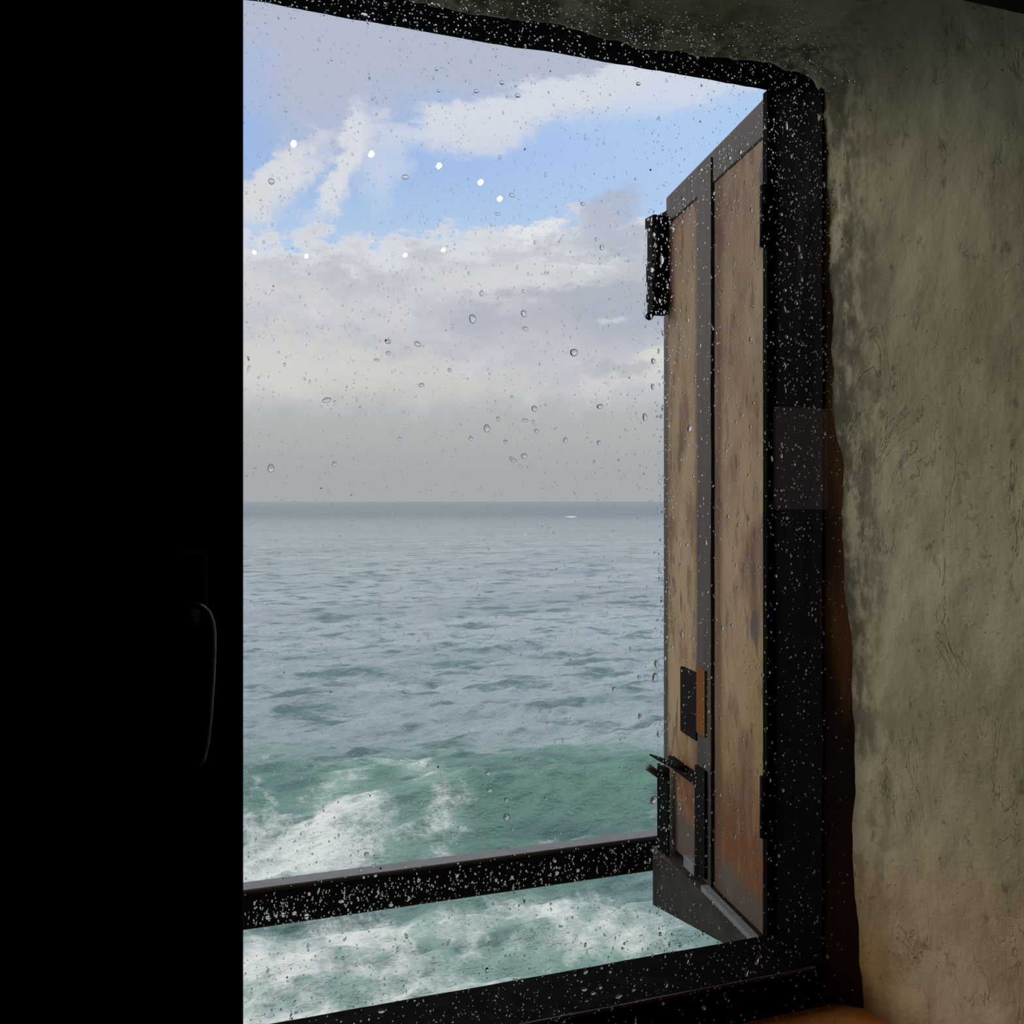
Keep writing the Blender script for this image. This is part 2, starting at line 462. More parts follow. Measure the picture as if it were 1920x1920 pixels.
# ------------------------------------------------------------------ the sea
SEA_H = 5.0
M_sea, k, o = material('sea_water')
P = geopos(k)
X_, Y_, Z_ = sep(k, P)
at = k.new('ShaderNodeAttribute', attribute_name='foam').outputs['Fac']
gr = k.new('ShaderNodeAttribute', attribute_name='shallow').outputs['Fac']
dist = k.m('SQRT', k.add(k.mul(X_, X_), k.mul(Y_, Y_)))
f1 = k.noise(k.vscale(P, (1.0, 0.75, 1.0)), 1.7, 9, 0.62, 0.2)
f2 = k.noise(k.vscale(P, (1.0, 0.8, 1.0)), 3.6, 7, 0.62, 0.1)
f3 = k.noise(P, 16.0, 5, 0.65)
fo = k.add(k.mul(f1, 0.55), k.add(k.mul(f2, 0.30), k.mul(f3, 0.15)))
fo = k.add(k.mul(k.sub(fo, 0.5), 2.4), 0.5)
foam = k.step(k.add(fo, k.mul(at, 0.46)), 0.70, 1.20)
deep = k.mix(gr, (0.40, 0.465, 0.495, 1), (0.135, 0.265, 0.21, 1))
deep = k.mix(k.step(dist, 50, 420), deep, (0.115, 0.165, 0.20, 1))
patch = k.noise(k.vscale(P, (0.03, 0.11, 1)), 1.0, 7, 0.66)
deep = k.mix(k.step(patch, 0.42, 0.60, 0.0, 0.30), deep, (0.12, 0.175, 0.20, 1))
deep = k.mix(k.mul(k.step(at, 0.25, 1.0), 0.62), deep, (0.40, 0.52, 0.48, 1))
patch2 = k.noise(k.vscale(P, (0.42, 1.25, 1)), 1.0, 6, 0.66)
deep = k.mix(k.step(patch2, 0.49, 0.62, 0.0, 0.85), deep, (0.085, 0.165, 0.165, 1))
basec = k.mix(foam, deep, (0.72, 0.74, 0.72, 1))
bumpn = k.add(k.mul(k.noise(k.vscale(P, (0.55, 1, 1)), 2.4, 6, 0.62), 1.0), k.mul(k.noise(k.vscale(P, (0.5, 1, 1)), 0.55, 7, 0.68), 2.2))
bn = k.new('ShaderNodeBump')
bn.inputs['Distance'].default_value = 0.16
bn.inputs['Strength'].default_value = 1.0
k.put(bn.inputs['Height'], bumpn)
p = k.new('ShaderNodeBsdfPrincipled')
k.put(p.inputs['Base Color'], basec)
k.put(p.inputs['Roughness'], k.add(k.mul(foam, 0.5), 0.16))
p.inputs['IOR'].default_value = 1.33
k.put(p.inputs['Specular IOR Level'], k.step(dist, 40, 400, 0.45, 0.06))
k.put(p.inputs['Normal'], bn.outputs[0])
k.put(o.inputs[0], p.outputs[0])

def sea():
    # rows further and further out, columns by bearing; the water itself is one surface to the horizon
    r_near = np.linspace(1.6, 9.0, 24)
    pys = np.linspace(1985, 941.2, 960)
    r_mid = SEA_H * F_PX / (pys - HOR)
    r_mid = r_mid[r_mid > 9.05]
    r_far = np.geomspace(r_mid[-1] * 1.1, 40000, 30)
    r = np.concatenate([r_near, r_mid, r_far])
    a = np.concatenate([np.linspace(-78, -30, 40)[:-1], np.linspace(-30, 18, 820), np.linspace(18, 56, 32)[1:]])
    a = np.radians(a) + TH
    R_, A_ = np.meshgrid(r, a, indexing='ij')
    x = R_ * np.sin(A_); y = np.maximum(R_ * np.cos(A_), 1.29)
    dep = x * ST + y * CT
    lat = x * CT - y * ST
    qx = 960 + F_PX * lat / np.maximum(dep, 0.1)
    qy = HOR + F_PX * SEA_H / np.maximum(dep, 0.1)
    # wind waves
    rg = np.random.default_rng(11)
    z = np.zeros_like(x)
    dr = np.gradient(r)[:, None] * np.ones_like(x)
    for i in range(170):
        lam = 0.32 * (6.0 / 0.32) ** rg.random()
        th = rg.normal(0.15, 0.42)            # travel towards the building, spread
        kx, ky = math.sin(th) * 2 * math.pi / lam, -math.cos(th) * 2 * math.pi / lam
        amp = 0.0088 * lam ** 0.42 * (0.6 + 0.8 * rg.random())
        ph = rg.random() * 6.283
        env = 0.65 + 0.5 * np.sin(x / (lam * 3.7) + ph * 3) * np.sin(y / (lam * 4.3) + ph * 5)
        fade = np.clip((lam / (2.0 * dr) - 0.6) / 0.8, 0, 1)
        w = np.sin(kx * x + ky * y + ph)
        z += amp * env * fade * (w + 0.22 * np.cos(2 * (kx * x + ky * y + ph)))
    # the swell that breaks in front of the building
    cy = 16.6 + 0.10 * (lat + 1.0) + 0.35 * np.sin(lat * 0.55)
    s = (dep - cy)
    ridge = np.where(s < 0, np.exp(-(s / 1.15) ** 2), np.exp(-(s / 2.6) ** 2))
    z += 0.55 * ridge * np.exp(-((lat - 1.0) / 9.0) ** 2)
    cy2 = 24.5 + 0.2 * np.sin(lat * 0.4)
    z += 0.22 * np.exp(-((dep - cy2) / 1.8) ** 2)
    z += 0.18 * np.exp(-((dep - 11.2 - 0.3 * np.sin(lat)) / 1.0) ** 2)
    z -= SEA_H
    # foam density and shallow green, by where on the water they lie
    foam = np.zeros_like(x)
    def fb(cx, cy_, rx, ry, v, rot=0):
        c_, s_ = math.cos(math.radians(rot)), math.sin(math.radians(rot))
        dx, dy = qx - cx, qy - cy_
        u = (dx * c_ + dy * s_) / rx; w = (dy * c_ - dx * s_) / ry
        return v * np.exp(-(u * u + w * w))
    for b in ((640, 1450, 110, 22, .55, -4), (760, 1470, 70, 30, .55, 20), (640, 1500, 70, 26, .6, -30), (560, 1590, 170, 40, .85, -5),
              (680, 1560, 80, 60, .6), (800, 1500, 45, 45, .5, 30), (850, 1560, 70, 40, .6, -20), (500, 1620, 120, 40, .7),
              (700, 1640, 150, 34, .7), (1040, 1574, 30, 13, .75), (1225, 1540, 40, 12, .5), (900, 1620, 160, 22, .35),
              (700, 1775, 420, 34, .95, -6), (1050, 1725, 150, 30, .75, 8), (640, 1845, 330, 40, .75, 4), (1000, 1805, 260, 34, .75, -4),
              (520, 1915, 240, 36, .8), (860, 1895, 240, 30, .75, -8), (1130, 1775, 110, 26, .6, 10), (560, 1735, 200, 22, .55),
              (300, 1600, 200, 160, .8), (200, 1850, 260, 160, .9), (950, 1990, 800, 60, .9)):
        foam += fb(*b)
    foam = np.clip(foam, 0, 1.2)
    far = fb(1071, 969, 11, 1.6, 1.6) + fb(985, 1001, 4, 1.2, 1.3)
    foam += far
    sh = np.clip((qy - 1380) / 110, 0, 1) * 0.92 + 0.16 * np.clip((qy - 1150) / 250, 0, 1)
    sh += 0.25 * np.exp(-((qx - 1080) / 240) ** 2 - ((qy - 1510) / 70) ** 2)
    sh *= 1 - 0.75 * np.exp(-((qx - 1270) / 90) ** 2 - ((qy - 1720) / 90) ** 2)
    sh = np.clip(sh, 0, 1)
    nr, nc = x.shape
    co = np.stack([x, y, z], -1).reshape(-1, 3)
    idx = np.arange(nr * nc).reshape(nr, nc)
    q = np.stack([idx[:-1, :-1], idx[:-1, 1:], idx[1:, 1:], idx[1:, :-1]], -1).reshape(-1, 4)
    q = q[:, ::-1]
    me = bpy.data.meshes.new('sea')
    me.vertices.add(len(co)); me.vertices.foreach_set('co', co.ravel().astype(np.float32))
    me.loops.add(q.size); me.loops.foreach_set('vertex_index', q.ravel().astype(np.int32))
    me.polygons.add(len(q))
    me.polygons.foreach_set('loop_start', np.arange(0, q.size, 4, dtype=np.int32))
    me.polygons.foreach_set('use_smooth', np.ones(len(q), dtype=bool))
    me.update(calc_edges=True)
    for nm, arr in (('foam', foam), ('shallow', sh)):
        at = me.attributes.new(nm, 'FLOAT', 'POINT')
        at.data.foreach_set('value', arr.ravel().astype(np.float32))
    me.materials.append(M_sea)
    o = bpy.data.objects.new('sea', me)
    C.objects.link(o)
    tag(o, 'choppy grey-green sea with white breaking foam, stretching to the horizon', 'sea', kind='stuff')
sea()

# ------------------------------------------------------------------ the thick wall and its plastered recess
Y_OUT, Y_IN, Y_SASH = 1.25, 1.14, 0.83
XL, XR = -0.12, 0.885
Z_HEAD, Z_BOT, Z_SILL = 0.600, -0.632, -0.683
FLOOR, CEIL = -1.6, 1.32
RX0, RX1, RY0, RY1 = -2.6, 6.0, -4.6, 0.77
BW = (4.37, 5.0, -0.09, 0.73)     # small window in the back wall, seen as a reflection in the pane

def wall_front():
    bm = bmesh.new()
    hx0, hx1, hz0, hz1 = -0.24, 1.04, -0.76, 0.67
    for a in ((RX0, hx0, RY1, 1.27, -6.5, 4.0), (hx1, RX1, RY1, 1.27, -6.5, 4.0),
              (hx0, hx1, RY1, 1.27, -6.5, hz0), (hx0, hx1, RY1, 1.27, hz1, 4.0)):
        box(bm, *a)
    # lining of the recess, one rounded skin: right side, head, left side
    NT_ = 64
    def xr(z): return 0.903 - 0.029 * (z + 0.05)
    prof_n = (300, 60, 170, 30, 50)
    rings = []
    for j in range(NT_ + 1):
        t = j / NT_
        y = Y_IN + 0.012 - t * (Y_IN + 0.012 - Y_SASH)
        d = t * (Y_IN - Y_SASH)
        rad = 0.035 + 0.07 * t
        zc = 0.583 + 0.03 * t
        sp = 0.14 * d
        pts = []
        zt = zc - rad
        n0, n1_, n2_, n3_, n4 = prof_n
        for i in range(n0):
            z = (Z_SILL - 0.03) + (zt - Z_SILL + 0.03) * i / n0
            pts.append((xr(z) + sp, z, -1, 0))
        xe = xr(zt) + sp
        for i in range(n1_):
            a = math.pi / 2 * i / n1_
            pts.append((xe - rad + rad * math.cos(a), zt + rad * math.sin(a), -math.cos(a), -math.sin(a)))
        xl = XL - 0.03 - sp * 0.6
        for i in range(n2_):
            pts.append((xe - rad + (xl + rad - xe + rad) * i / n2_, zc, 0, -1))
        for i in range(n3_):
            a = math.pi / 2 * i / n3_
            pts.append((xl + rad - rad * math.sin(a), zt + rad * math.cos(a), math.sin(a), -math.cos(a)))
        for i in range(n4 + 1):
            pts.append((xl, zt + (Z_SILL - 0.03 - zt) * i / n4, 1, 0))
        ring = []
        for (x, z, nx, nz) in pts:
            h = 0.0065 * fbm(x * 5 + 3, y * 5, z * 4, 3) + 0.0022 * fbm(x * 22, y * 22, z * 13 + 9, 4)
            e = max(0, 1 - t * 9)
            h += e * (0.004 * fbm(x * 14, 2.5, z * 14, 4) + 0.0035 * fbm(x * 45, 7.5, z * 45, 3))
            ring.append(bm.verts.new((x + nx * h, y, z + nz * h)))
        rings.append(ring)
    for r0, r1 in zip(rings, rings[1:]):
        for i in range(len(r0) - 1):
            f = bm.faces.new((r0[i], r0[i + 1], r1[i + 1], r1[i]))
            f.smooth = True
    # ragged plaster lip closing back on the timber
    lip = [bm.verts.new((v.co.x + (0.09 if v.co.x > 0.5 else -0.09) * (abs(v.co.x - 0.4) > 0.45), Y_IN + 0.014,
                         v.co.z + (0.09 if v.co.z > 0.5 else 0))) for v in rings[0]]
    for i in range(len(lip) - 1):
        bm.faces.new((lip[i], lip[i + 1], rings[0][i + 1], rings[0][i]))
    me = bpy.data.meshes.new('wall_front')
    bm.to_mesh(me); bm.free()
    me.materials.append(M_plaster)
    o = bpy.data.objects.new('wall_front', me)
    C.objects.link(o)
    tag(o, 'thick stone wall with a stained lime-plastered window recess', 'wall', kind='structure')
wall_front()

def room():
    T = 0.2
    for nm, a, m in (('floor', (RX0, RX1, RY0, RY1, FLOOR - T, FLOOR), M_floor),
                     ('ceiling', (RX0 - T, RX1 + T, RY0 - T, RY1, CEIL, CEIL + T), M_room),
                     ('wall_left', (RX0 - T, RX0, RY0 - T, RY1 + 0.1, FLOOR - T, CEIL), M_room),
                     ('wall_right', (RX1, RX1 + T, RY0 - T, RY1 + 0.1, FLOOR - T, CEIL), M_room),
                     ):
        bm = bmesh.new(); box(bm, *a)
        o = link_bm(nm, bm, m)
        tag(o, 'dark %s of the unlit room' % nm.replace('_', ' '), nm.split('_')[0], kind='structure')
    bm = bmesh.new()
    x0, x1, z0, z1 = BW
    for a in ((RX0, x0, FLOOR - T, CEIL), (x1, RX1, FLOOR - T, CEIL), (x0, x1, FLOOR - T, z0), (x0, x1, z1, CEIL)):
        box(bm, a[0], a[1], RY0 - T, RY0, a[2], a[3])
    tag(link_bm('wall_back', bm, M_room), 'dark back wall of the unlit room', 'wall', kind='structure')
    root = empty('window_2', ((x0 + x1) / 2, RY0 - 0.1, z0))
    tag(root, 'small window in the back wall of the room, reflected in the pane', 'window', kind='structure')
    bm = bmesh.new()
    for a in ((x0, x0 + 0.03, z0, z1), (x1 - 0.03, x1, z0, z1), (x0 + 0.03, x1 - 0.03, z0, z0 + 0.03), (x0 + 0.03, x1 - 0.03, z1 - 0.03, z1)):
        box(bm, a[0], a[1], RY0 - 0.12, RY0 - 0.07, a[2], a[3])
    link_bm('frame', bm, M_sash, root)
    bm = bmesh.new(); box(bm, x0 + 0.03, x1 - 0.03, RY0 - 0.098, RY0 - 0.092, z0 + 0.03, z1 - 0.03)
    link_bm('pane', bm, M_dim_glass, root)
room()

# ------------------------------------------------------------------ old timber frame in the opening
def wobble_box(bm, x0, x1, y0, y1, z0, z1, axis, n_, amp, seed):
    rings = []
    for i in range(n_ + 1):
        t = i / n_
        w = [amp * (fbm(t * 9 + seed, k_ * 3.3, seed, 3) + 0.5 * fbm(t * 40 + seed, k_ * 5.1, seed, 2)) for k_ in range(4)]
        if axis == 'x':
            x = x0 + (x1 - x0) * t
            pts = [(x, y0, z0 + w[0]), (x, y1, z0 + w[1]), (x, y1, z1 + w[2]), (x, y0, z1 + w[3])]
        else:
            z = z0 + (z1 - z0) * t
            pts = [(x0 + w[0], y0, z), (x1 + w[1], y0, z), (x1 + w[2], y1, z), (x0 + w[3], y1, z)]
        rings.append([bm.verts.new(p_) for p_ in pts])
    for r0, r1 in zip(rings, rings[1:]):
        for k_ in range(4):
            bm.faces.new((r0[k_], r0[(k_ + 1) % 4], r1[(k_ + 1) % 4], r1[k_]))
    bm.faces.new(rings[0]); bm.faces.new(rings[-1])

def outer_frame():
    root = empty('trim_1', (0.38, 1.2, Z_BOT))
    tag(root, 'old dark timber frame lining the window opening', 'frame', kind='structure')
    bm = bmesh.new(); wobble_box(bm, XR, 1.05, Y_IN + 0.004, Y_OUT, -0.70, 0.66, 'z', 60, 0.0015, 3.0)
    link_bm('jamb', bm, M_frame, root)
    bm = bmesh.new(); wobble_box(bm, -0.25, XL, Y_IN + 0.004, Y_OUT, -0.70, 0.66, 'z', 60, 0.0015, 4.0)
    link_bm('jamb', bm, M_frame, root)
    bm = bmesh.new(); wobble_box(bm, -0.25, 1.05, Y_IN + 0.004, Y_OUT, Z_HEAD, 0.70, 'x', 120, 0.0026, 5.0)
    link_bm('head', bm, M_frame, root)
    bm = bmesh.new(); wobble_box(bm, -0.25, 1.05, Y_IN + 0.004, Y_OUT, -0.76, Z_BOT, 'x', 60, 0.0008, 6.0)
    # raised nosing along the room side of the bottom member
    wobble_box(bm, XL, XR, Y_IN - 0.006, Y_IN + 0.012, -0.70, Z_BOT + 0.006, 'x', 40, 0.0006, 8.0)
    link_bm('bottom_rail', bm, M_frame, root)
    bm = bmesh.new()
    rings = []
    for i in range(81):
        t = i / 80; z = -0.70 + 1.30 * t
        w = [0.0012 * fbm(t * 11, q_ * 3.1, 9.0, 3) for q_ in range(4)]
        rings.append([bm.verts.new(p_) for p_ in ((XR + w[0], Y_IN + 0.008, z), (XR + 0.038 + w[1], Y_IN - 0.030 + w[1], z),
                                                  (0.955, Y_IN - 0.030 + w[2], z), (0.965, Y_IN + 0.008, z))])
    for r0, r1 in zip(rings, rings[1:]):
        for q_ in range(4):
            bm.faces.new((r0[q_], r0[(q_ + 1) % 4], r1[(q_ + 1) % 4], r1[q_]))
    bm.faces.new(rings[0]); bm.faces.new(rings[-1])
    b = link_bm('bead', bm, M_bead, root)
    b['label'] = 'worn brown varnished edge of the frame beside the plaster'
    return root
fr_root = outer_frame()
bm = bmesh.new(); wobble_box(bm, XL, XR - 0.02, Y_IN - 0.0085, Y_IN - 0.0035, Z_BOT + 0.002, Z_BOT + 0.0055, 'x', 60, 0.0004, 12.0)  # added grey strip, paints the highlight on the edge of the bottom member
o = link_bm('edge_highlight', bm, M_bare, fr_root); o['label'] = 'grey strip painted as the highlight along the bottom member'

bm = bmesh.new()
box(bm, -0.2, 1.02, 0.775, Y_IN, -0.76, Z_SILL)
bmesh.ops.bevel(bm, geom=list(bm.edges), offset=0.004, segments=2, affect='EDGES')
tag(link_bm('trim_2', bm, M_sill), 'orange terracotta sill at the foot of the recess', 'sill', kind='structure')

# ------------------------------------------------------------------ black glazed sash on the room side
GY0, GY1 = 0.798, 0.804            # the pane
SY0, SY1 = 0.775, 0.825            # the sash
X_ST = ratio(456.5) * SY0
X_ST0 = ratio(183) * SY0
def sash():
    root = empty('window_1', (0.43, 0.80, -0.68))
    tag(root, 'black sash window with one large rain-spattered pane', 'window', kind='structure')
    def part(name, a, mat=M_sash, bv=0.0015):
        bm = bmesh.new(); box(bm, *a)
        bevel(bm, bv, 2)
        return link_bm(name, bm, mat, root)
    part('stile', (X_ST0, X_ST, SY0, SY1, -0.682, 0.66))
    part('stile', (0.94, 1.03, SY0, SY1, -0.682, 0.66))
    part('top_rail', (X_ST, 0.94, SY0, SY1, on_plane(1860, 14, SY1)[1], 0.66))
    part('bottom_rail', (X_ST, 0.94, SY0, SY1, -0.682, -0.625))
    part('frame_jamb', (-0.235, X_ST0 + 0.0005, SY0 - 0.004, SY1 + 0.02, -0.75, 0.66))
    bm = bmesh.new(); box(bm, X_ST - 0.01, 0.945, GY0, GY1, -0.63, 0.53)
    link_bm('pane', bm, M_glass, root)
    # lever handle on the stile
    hx, hz = on_plane(338, 1168, SY0 - 0.03)
    bm = bmesh.new()
    bx_, bz = on_plane(350, 1170, SY0)
    x0, z1 = on_plane(308, 1030, SY0); x1, z0 = on_plane(388, 1300, SY0)
    box(bm, x0, x1, SY0 - 0.008, SY0, z0, z1); bevel(bm, 0.003, 3)
    h = link_bm('handle', bm, M_handle, root, smooth=False)
    bm = bmesh.new()
    # grip outline seen from the room, thick and rounded
    outl = [(312, 1128), (345, 1122), (368, 1124), (384, 1131), (396, 1144), (403, 1162), (406, 1185), (406, 1220), (404, 1270),
            (400, 1330), (394, 1390), (386, 1425), (372, 1436), (356, 1430), (350, 1405), (346, 1340), (342, 1270), (336, 1225),
            (322, 1200), (308, 1180), (304, 1150)]
    def grip(yy, sc):
        pts = [on_plane(a, b, 0.745) for a, b in outl]
        cx = sum(p[0] for p in pts) / len(pts)
        out_ = []
        for i, (x, z) in enumerate(pts):
            a = Vector(pts[i - 1]); b2 = Vector(pts[(i + 1) % len(pts)])
            tng = (b2 - a).normalized(); nrm = Vector((tng.y, -tng.x))
            out_.append(bm.verts.new((x - nrm.x * sc * -1, yy, z - nrm.y * sc * -1)))
        return out_
    levels = []
    for yy, sc in ((0.733, 0.0060), (0.7345, 0.0030), (0.738, 0.0008), (0.743, 0.0), (0.748, 0.0008), (0.7515, 0.003), (0.753, 0.006)):
        levels.append(grip(yy, sc))
    for l0, l1 in zip(levels, levels[1:]):
        for i in range(len(outl)):
            bm.faces.new((l0[i], l0[(i + 1) % len(outl)], l1[(i + 1) % len(outl)], l1[i]))
    bm.faces.new(levels[0]); bm.faces.new(levels[-1])
    link_bm('lever', bm, M_handle, h, smooth=True, origin=root.location)
    bm = bmesh.new()
    cx, cz = on_plane(334, 1160, 0.745)
    tube(bm, [(cx, SY0 - 0.004, cz), (cx, 0.750, cz)], 0.009, 20)
    link_bm('spindle', bm, M_handle, h, smooth=True, origin=root.location)
    return root
sash()

# ------------------------------------------------------------------ shutter, swung open outside on the right
SH = math.radians(10.0)
HX, HY = XR + 0.002, 1.262
DV = Vector((math.sin(SH), math.cos(SH), 0)); NV = Vector((-math.cos(SH), math.sin(SH), 0))
def sp(l, nn, z): return Vector((HX, HY, 0)) + DV * l + NV * nn + Vector((0, 0, z))
def Lp(px, nn=0.0):
    q = ratio(px); x0 = HX + NV.x * nn; y0 = HY + NV.y * nn
    return (q * y0 - x0) / (DV.x - q * DV.y)
def Zp(l, py, nn=0.0):
    p_ = sp(l, nn, 0)
    return (HOR - py) / F_PX * (p_.x * ST + p_.y * CT)
def sbox(bm, l0, l1, n0, n1, z0, z1, z0b=None, z1b=None):
    z0b = z0 if z0b is None else z0b; z1b = z1 if z1b is None else z1b
    hexa(bm, [sp(l0, n0, z0), sp(l1, n0, z0b), sp(l1, n1, z0b), sp(l0, n1, z0),
              sp(l0, n0, z1), sp(l1, n0, z1b), sp(l1, n1, z1b), sp(l0, n1, z1)])
def board(bm, l0, l1, n0, n1, z0, z1, seed, amp=0.0016, nseg=70, zt=None):
    rings = []
    for i in range(nseg + 1):
        t = i / nseg
        z = z0 + (z1 - z0) * t
        w = [amp * (fbm(t * 8, k_ * 2.3, seed, 3) + 0.6 * fbm(t * 30, k_ * 4.7, seed + 2, 3)) for k_ in range(4)]
        rings.append([bm.verts.new(sp(l0 + w[0], n0, z)), bm.verts.new(sp(l1 + w[1], n0, z)),
                      bm.verts.new(sp(l1 + w[1], n1, z)), bm.verts.new(sp(l0 + w[0], n1, z))])
    for r0, r1 in zip(rings, rings[1:]):
        for k_ in range(4):
            bm.faces.new((r0[k_], r0[(k_ + 1) % 4], r1[(k_ + 1) % 4], r1[k_]))
    bm.faces.new(rings[0]); bm.faces.new(rings[-1])
def shutter():
    ZT, ZB = 0.606, -0.652
    root = empty('window_shutter', tuple(sp(0.26, -0.015, -0.80)))
    tag(root, 'weathered wooden shutter with peeling cream paint and black iron fittings, swung open outside the window', 'shutter')
    lE = Lp(1251); lF = Lp(1233)
    b1, b2, b3 = Lp(1447), Lp(1339), Lp(1314)
    bm = bmesh.new(); board(bm, 0.008, b2 - 0.001, -0.028, 0.0, ZB, ZT - 0.045, 1.0)
    o = link_bm('board', bm, M_paint_b, root); o['label'] = 'wide flaking board at the hinge side'
    bm = bmesh.new(); board(bm, b3 + 0.001, lE - 0.004, -0.028, 0.0, ZB, ZT - 0.060, 2.0)
    o = link_bm('board', bm, M_paint_a, root); o['label'] = 'narrow flaking board at the free edge'
    bm = bmesh.new(); board(bm, b2, b3, -0.032, 0.006, ZB, ZT - 0.024, 3.0, 0.0022)
    o = link_bm('batten', bm, M_bare, root); o['label'] = 'dark bare upright batten between the boards'
    bm = bmesh.new(); board(bm, -0.004, 0.010, -0.03, 0.010, ZB - 0.01, ZT - 0.002, 7.0, 0.001)
    o = link_bm('hanging_stile', bm, M_frame, root)
    bm = bmesh.new(); sbox(bm, 0.0, lE, -0.030, 0.003, ZT - 0.060, ZT, ZT - 0.078, ZT - 0.022); bevel(bm, 0.005, 3)
    o = link_bm('top_rail', bm, M_bare, root)
    # rebated lip beyond the last board
    bm = bmesh.new(); sbox(bm, lE - 0.002, lF, -0.045, -0.012, -0.70, Zp(lF, 425)); bevel(bm, 0.003)
    o = link_bm('rebated_lip', bm, M_bare, root)
    # weather board along the foot, its lower edge running down outwards
    lk = Lp(1225, 0.02)
    zl = Zp(lk, 1697, 0.02)
    l2 = Lp(1372, 0.02); z2 = Zp(l2, 1777, 0.02)
    zhin = z2 + (z2 - zl) / (lk - l2) * l2
    bm = bmesh.new(); sbox(bm, 0.0, lk, -0.02, 0.022, zhin, ZB - 0.004, zl, Zp(lk, 1585, 0.02)); bevel(bm, 0.003)
    o = link_bm('weather_board', bm, M_kick, root); o['label'] = 'wet dark weather board along the foot'
    # --- black iron bolt at the top of the free edge
    nb = 0.010
    def ironbox(name, pxa, pxb, ya, yb, n0, n1, parent=root, mat=M_iron, bv=0.0015):
        la, lb = Lp(pxb, n1), Lp(pxa, n1)
        lm = (la + lb) / 2
        bm = bmesh.new(); sbox(bm, la, lb, n0, n1, Zp(lm, yb, n1), Zp(lm, ya, n1)); bevel(bm, bv, 2)
        return link_bm(name, bm, mat, parent, origin=root.location)
    def faceplate(name, pxa, pxb, ya, yb, y0, y1, parent=root, mat=M_iron, bv=0.002):
        xa, za = on_plane(pxa, ya, y1)[0], on_plane(pxa, ya, y0)[1]; xb, zb_ = on_plane(pxb, yb, y0)
        za = (za + on_plane(pxb, ya, y0)[1]) / 2; zb_ = (zb_ + on_plane(pxa, yb, y0)[1]) / 2
        bm = bmesh.new(); box(bm, xa, xb, y0, y1, zb_, za); bevel(bm, bv, 2)
        return link_bm(name, bm, mat, parent, origin=root.location)
    case = faceplate('bolt', 1213, 1254, 406, 588, 1.712, 1.735)
    faceplate('bolt_collar', 1209, 1256, 402, 423, 1.703, 1.738, case)
    faceplate('bolt_collar', 1211, 1258, 492, 524, 1.703, 1.738, case)
    faceplate('bolt_collar', 1211, 1262, 546, 562, 1.703, 1.738, case)
    faceplate('bolt_stop', 1236, 1262, 393, 412, 1.706, 1.738, case)
    def rod(name, a, b, yy, r_, par, mat=M_iron):
        bm = bmesh.new(); pa, pb = on_plane(a[0], a[1], yy), on_plane(b[0], b[1], yy)
        tube(bm, [(pa[0], yy, pa[1]), (pb[0], yy, pb[1])], r_, 14)
        return link_bm(name, bm, mat, par, smooth=True, origin=root.location)
    rod('bolt_rod', (1233, 410), (1235, 580), 1.707, 0.0075, case)
    rod('bolt_rail', (1248, 420), (1249, 500), 1.709, 0.003, case)
    rod('bolt_knob', (1214, 596), (1234, 575), 1.705, 0.0065, case)
    # --- slot plate half way down
    pl = ironbox('keeper_plate', 1275, 1305, 1256, 1380, -0.002, 0.006)
    o = ironbox('rust_plate', 1305, 1321, 1254, 1378, -0.002, 0.0095, root, M_rust); o['label'] = 'rusty orange strip beside the keeper plate'
    # --- iron stirrup near the foot
    st = faceplate('iron_strap', 1233, 1255, 1442, 1658, 1.672, 1.715); st['label'] = 'upright black strap over the free edge'
    ironbox('iron_strap', 1252, 1320, 1440, 1460, 0.0, 0.010)['label'] = 'short level black strap'
    ironbox('iron_strap', 1302, 1321, 1440, 1640, 0.0, 0.011)['label'] = 'upright black strap beside the batten'
    # hook and peg sticking out
    bm = bmesh.new()
    pts = []
    for px, py, nn in ((1288, 1443, 0.010), (1270, 1437, 0.02), (1252, 1430, 0.028), (1236, 1423, 0.036), (1219, 1415, 0.044)):
        l = Lp(px, nn); pts.append(sp(l, nn, Zp(l, py, nn)))
    tube(bm, pts, [0.005, 0.0055, 0.005, 0.004, 0.0018], 10)
    link_bm('hook', bm, M_iron, root, smooth=True)
    bm = bmesh.new()
    pts = []
    for px, py, nn in ((1248, 1462, 0.010), (1234, 1452, 0.026), (1215, 1438, 0.046)):
        l = Lp(px, nn); pts.append(sp(l, nn, Zp(l, py, nn)))
    tube(bm, pts, [0.0055, 0.0065, 0.007], 12)
    o = link_bm('peg', bm, M_bare, root, smooth=True); o['label'] = 'small pale wooden peg'
    bm = bmesh.new(); la, lb_ = Lp(1440, 0.01), Lp(1328, 0.01)  # added pale strip, paints the sky's reflection on the wet ledge
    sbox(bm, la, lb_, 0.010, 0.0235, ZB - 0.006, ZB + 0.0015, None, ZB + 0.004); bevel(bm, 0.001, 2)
    o = link_bm('ledge_sheen', bm, M_sheen, root); o['label'] = 'pale strip painted as wet sheen on the upper edge of the weather board'
    o = ironbox('pale_glint', 1281, 1301, 1612, 1634, 0.0, 0.016, root, M_sheen); o['label'] = 'small pale patch painted as a wet glint near the foot'  # added pale box, a wet glint put into the colour
    # hinge knuckles on the frame side
    for z in (0.42, -0.45):
        bm = bmesh.new()
        tube(bm, [sp(0.0, 0.012, z - 0.045), sp(0.0, 0.012, z + 0.045)], 0.007, 12)
        link_bm('hinge', bm, M_iron, root, smooth=True)
shutter()

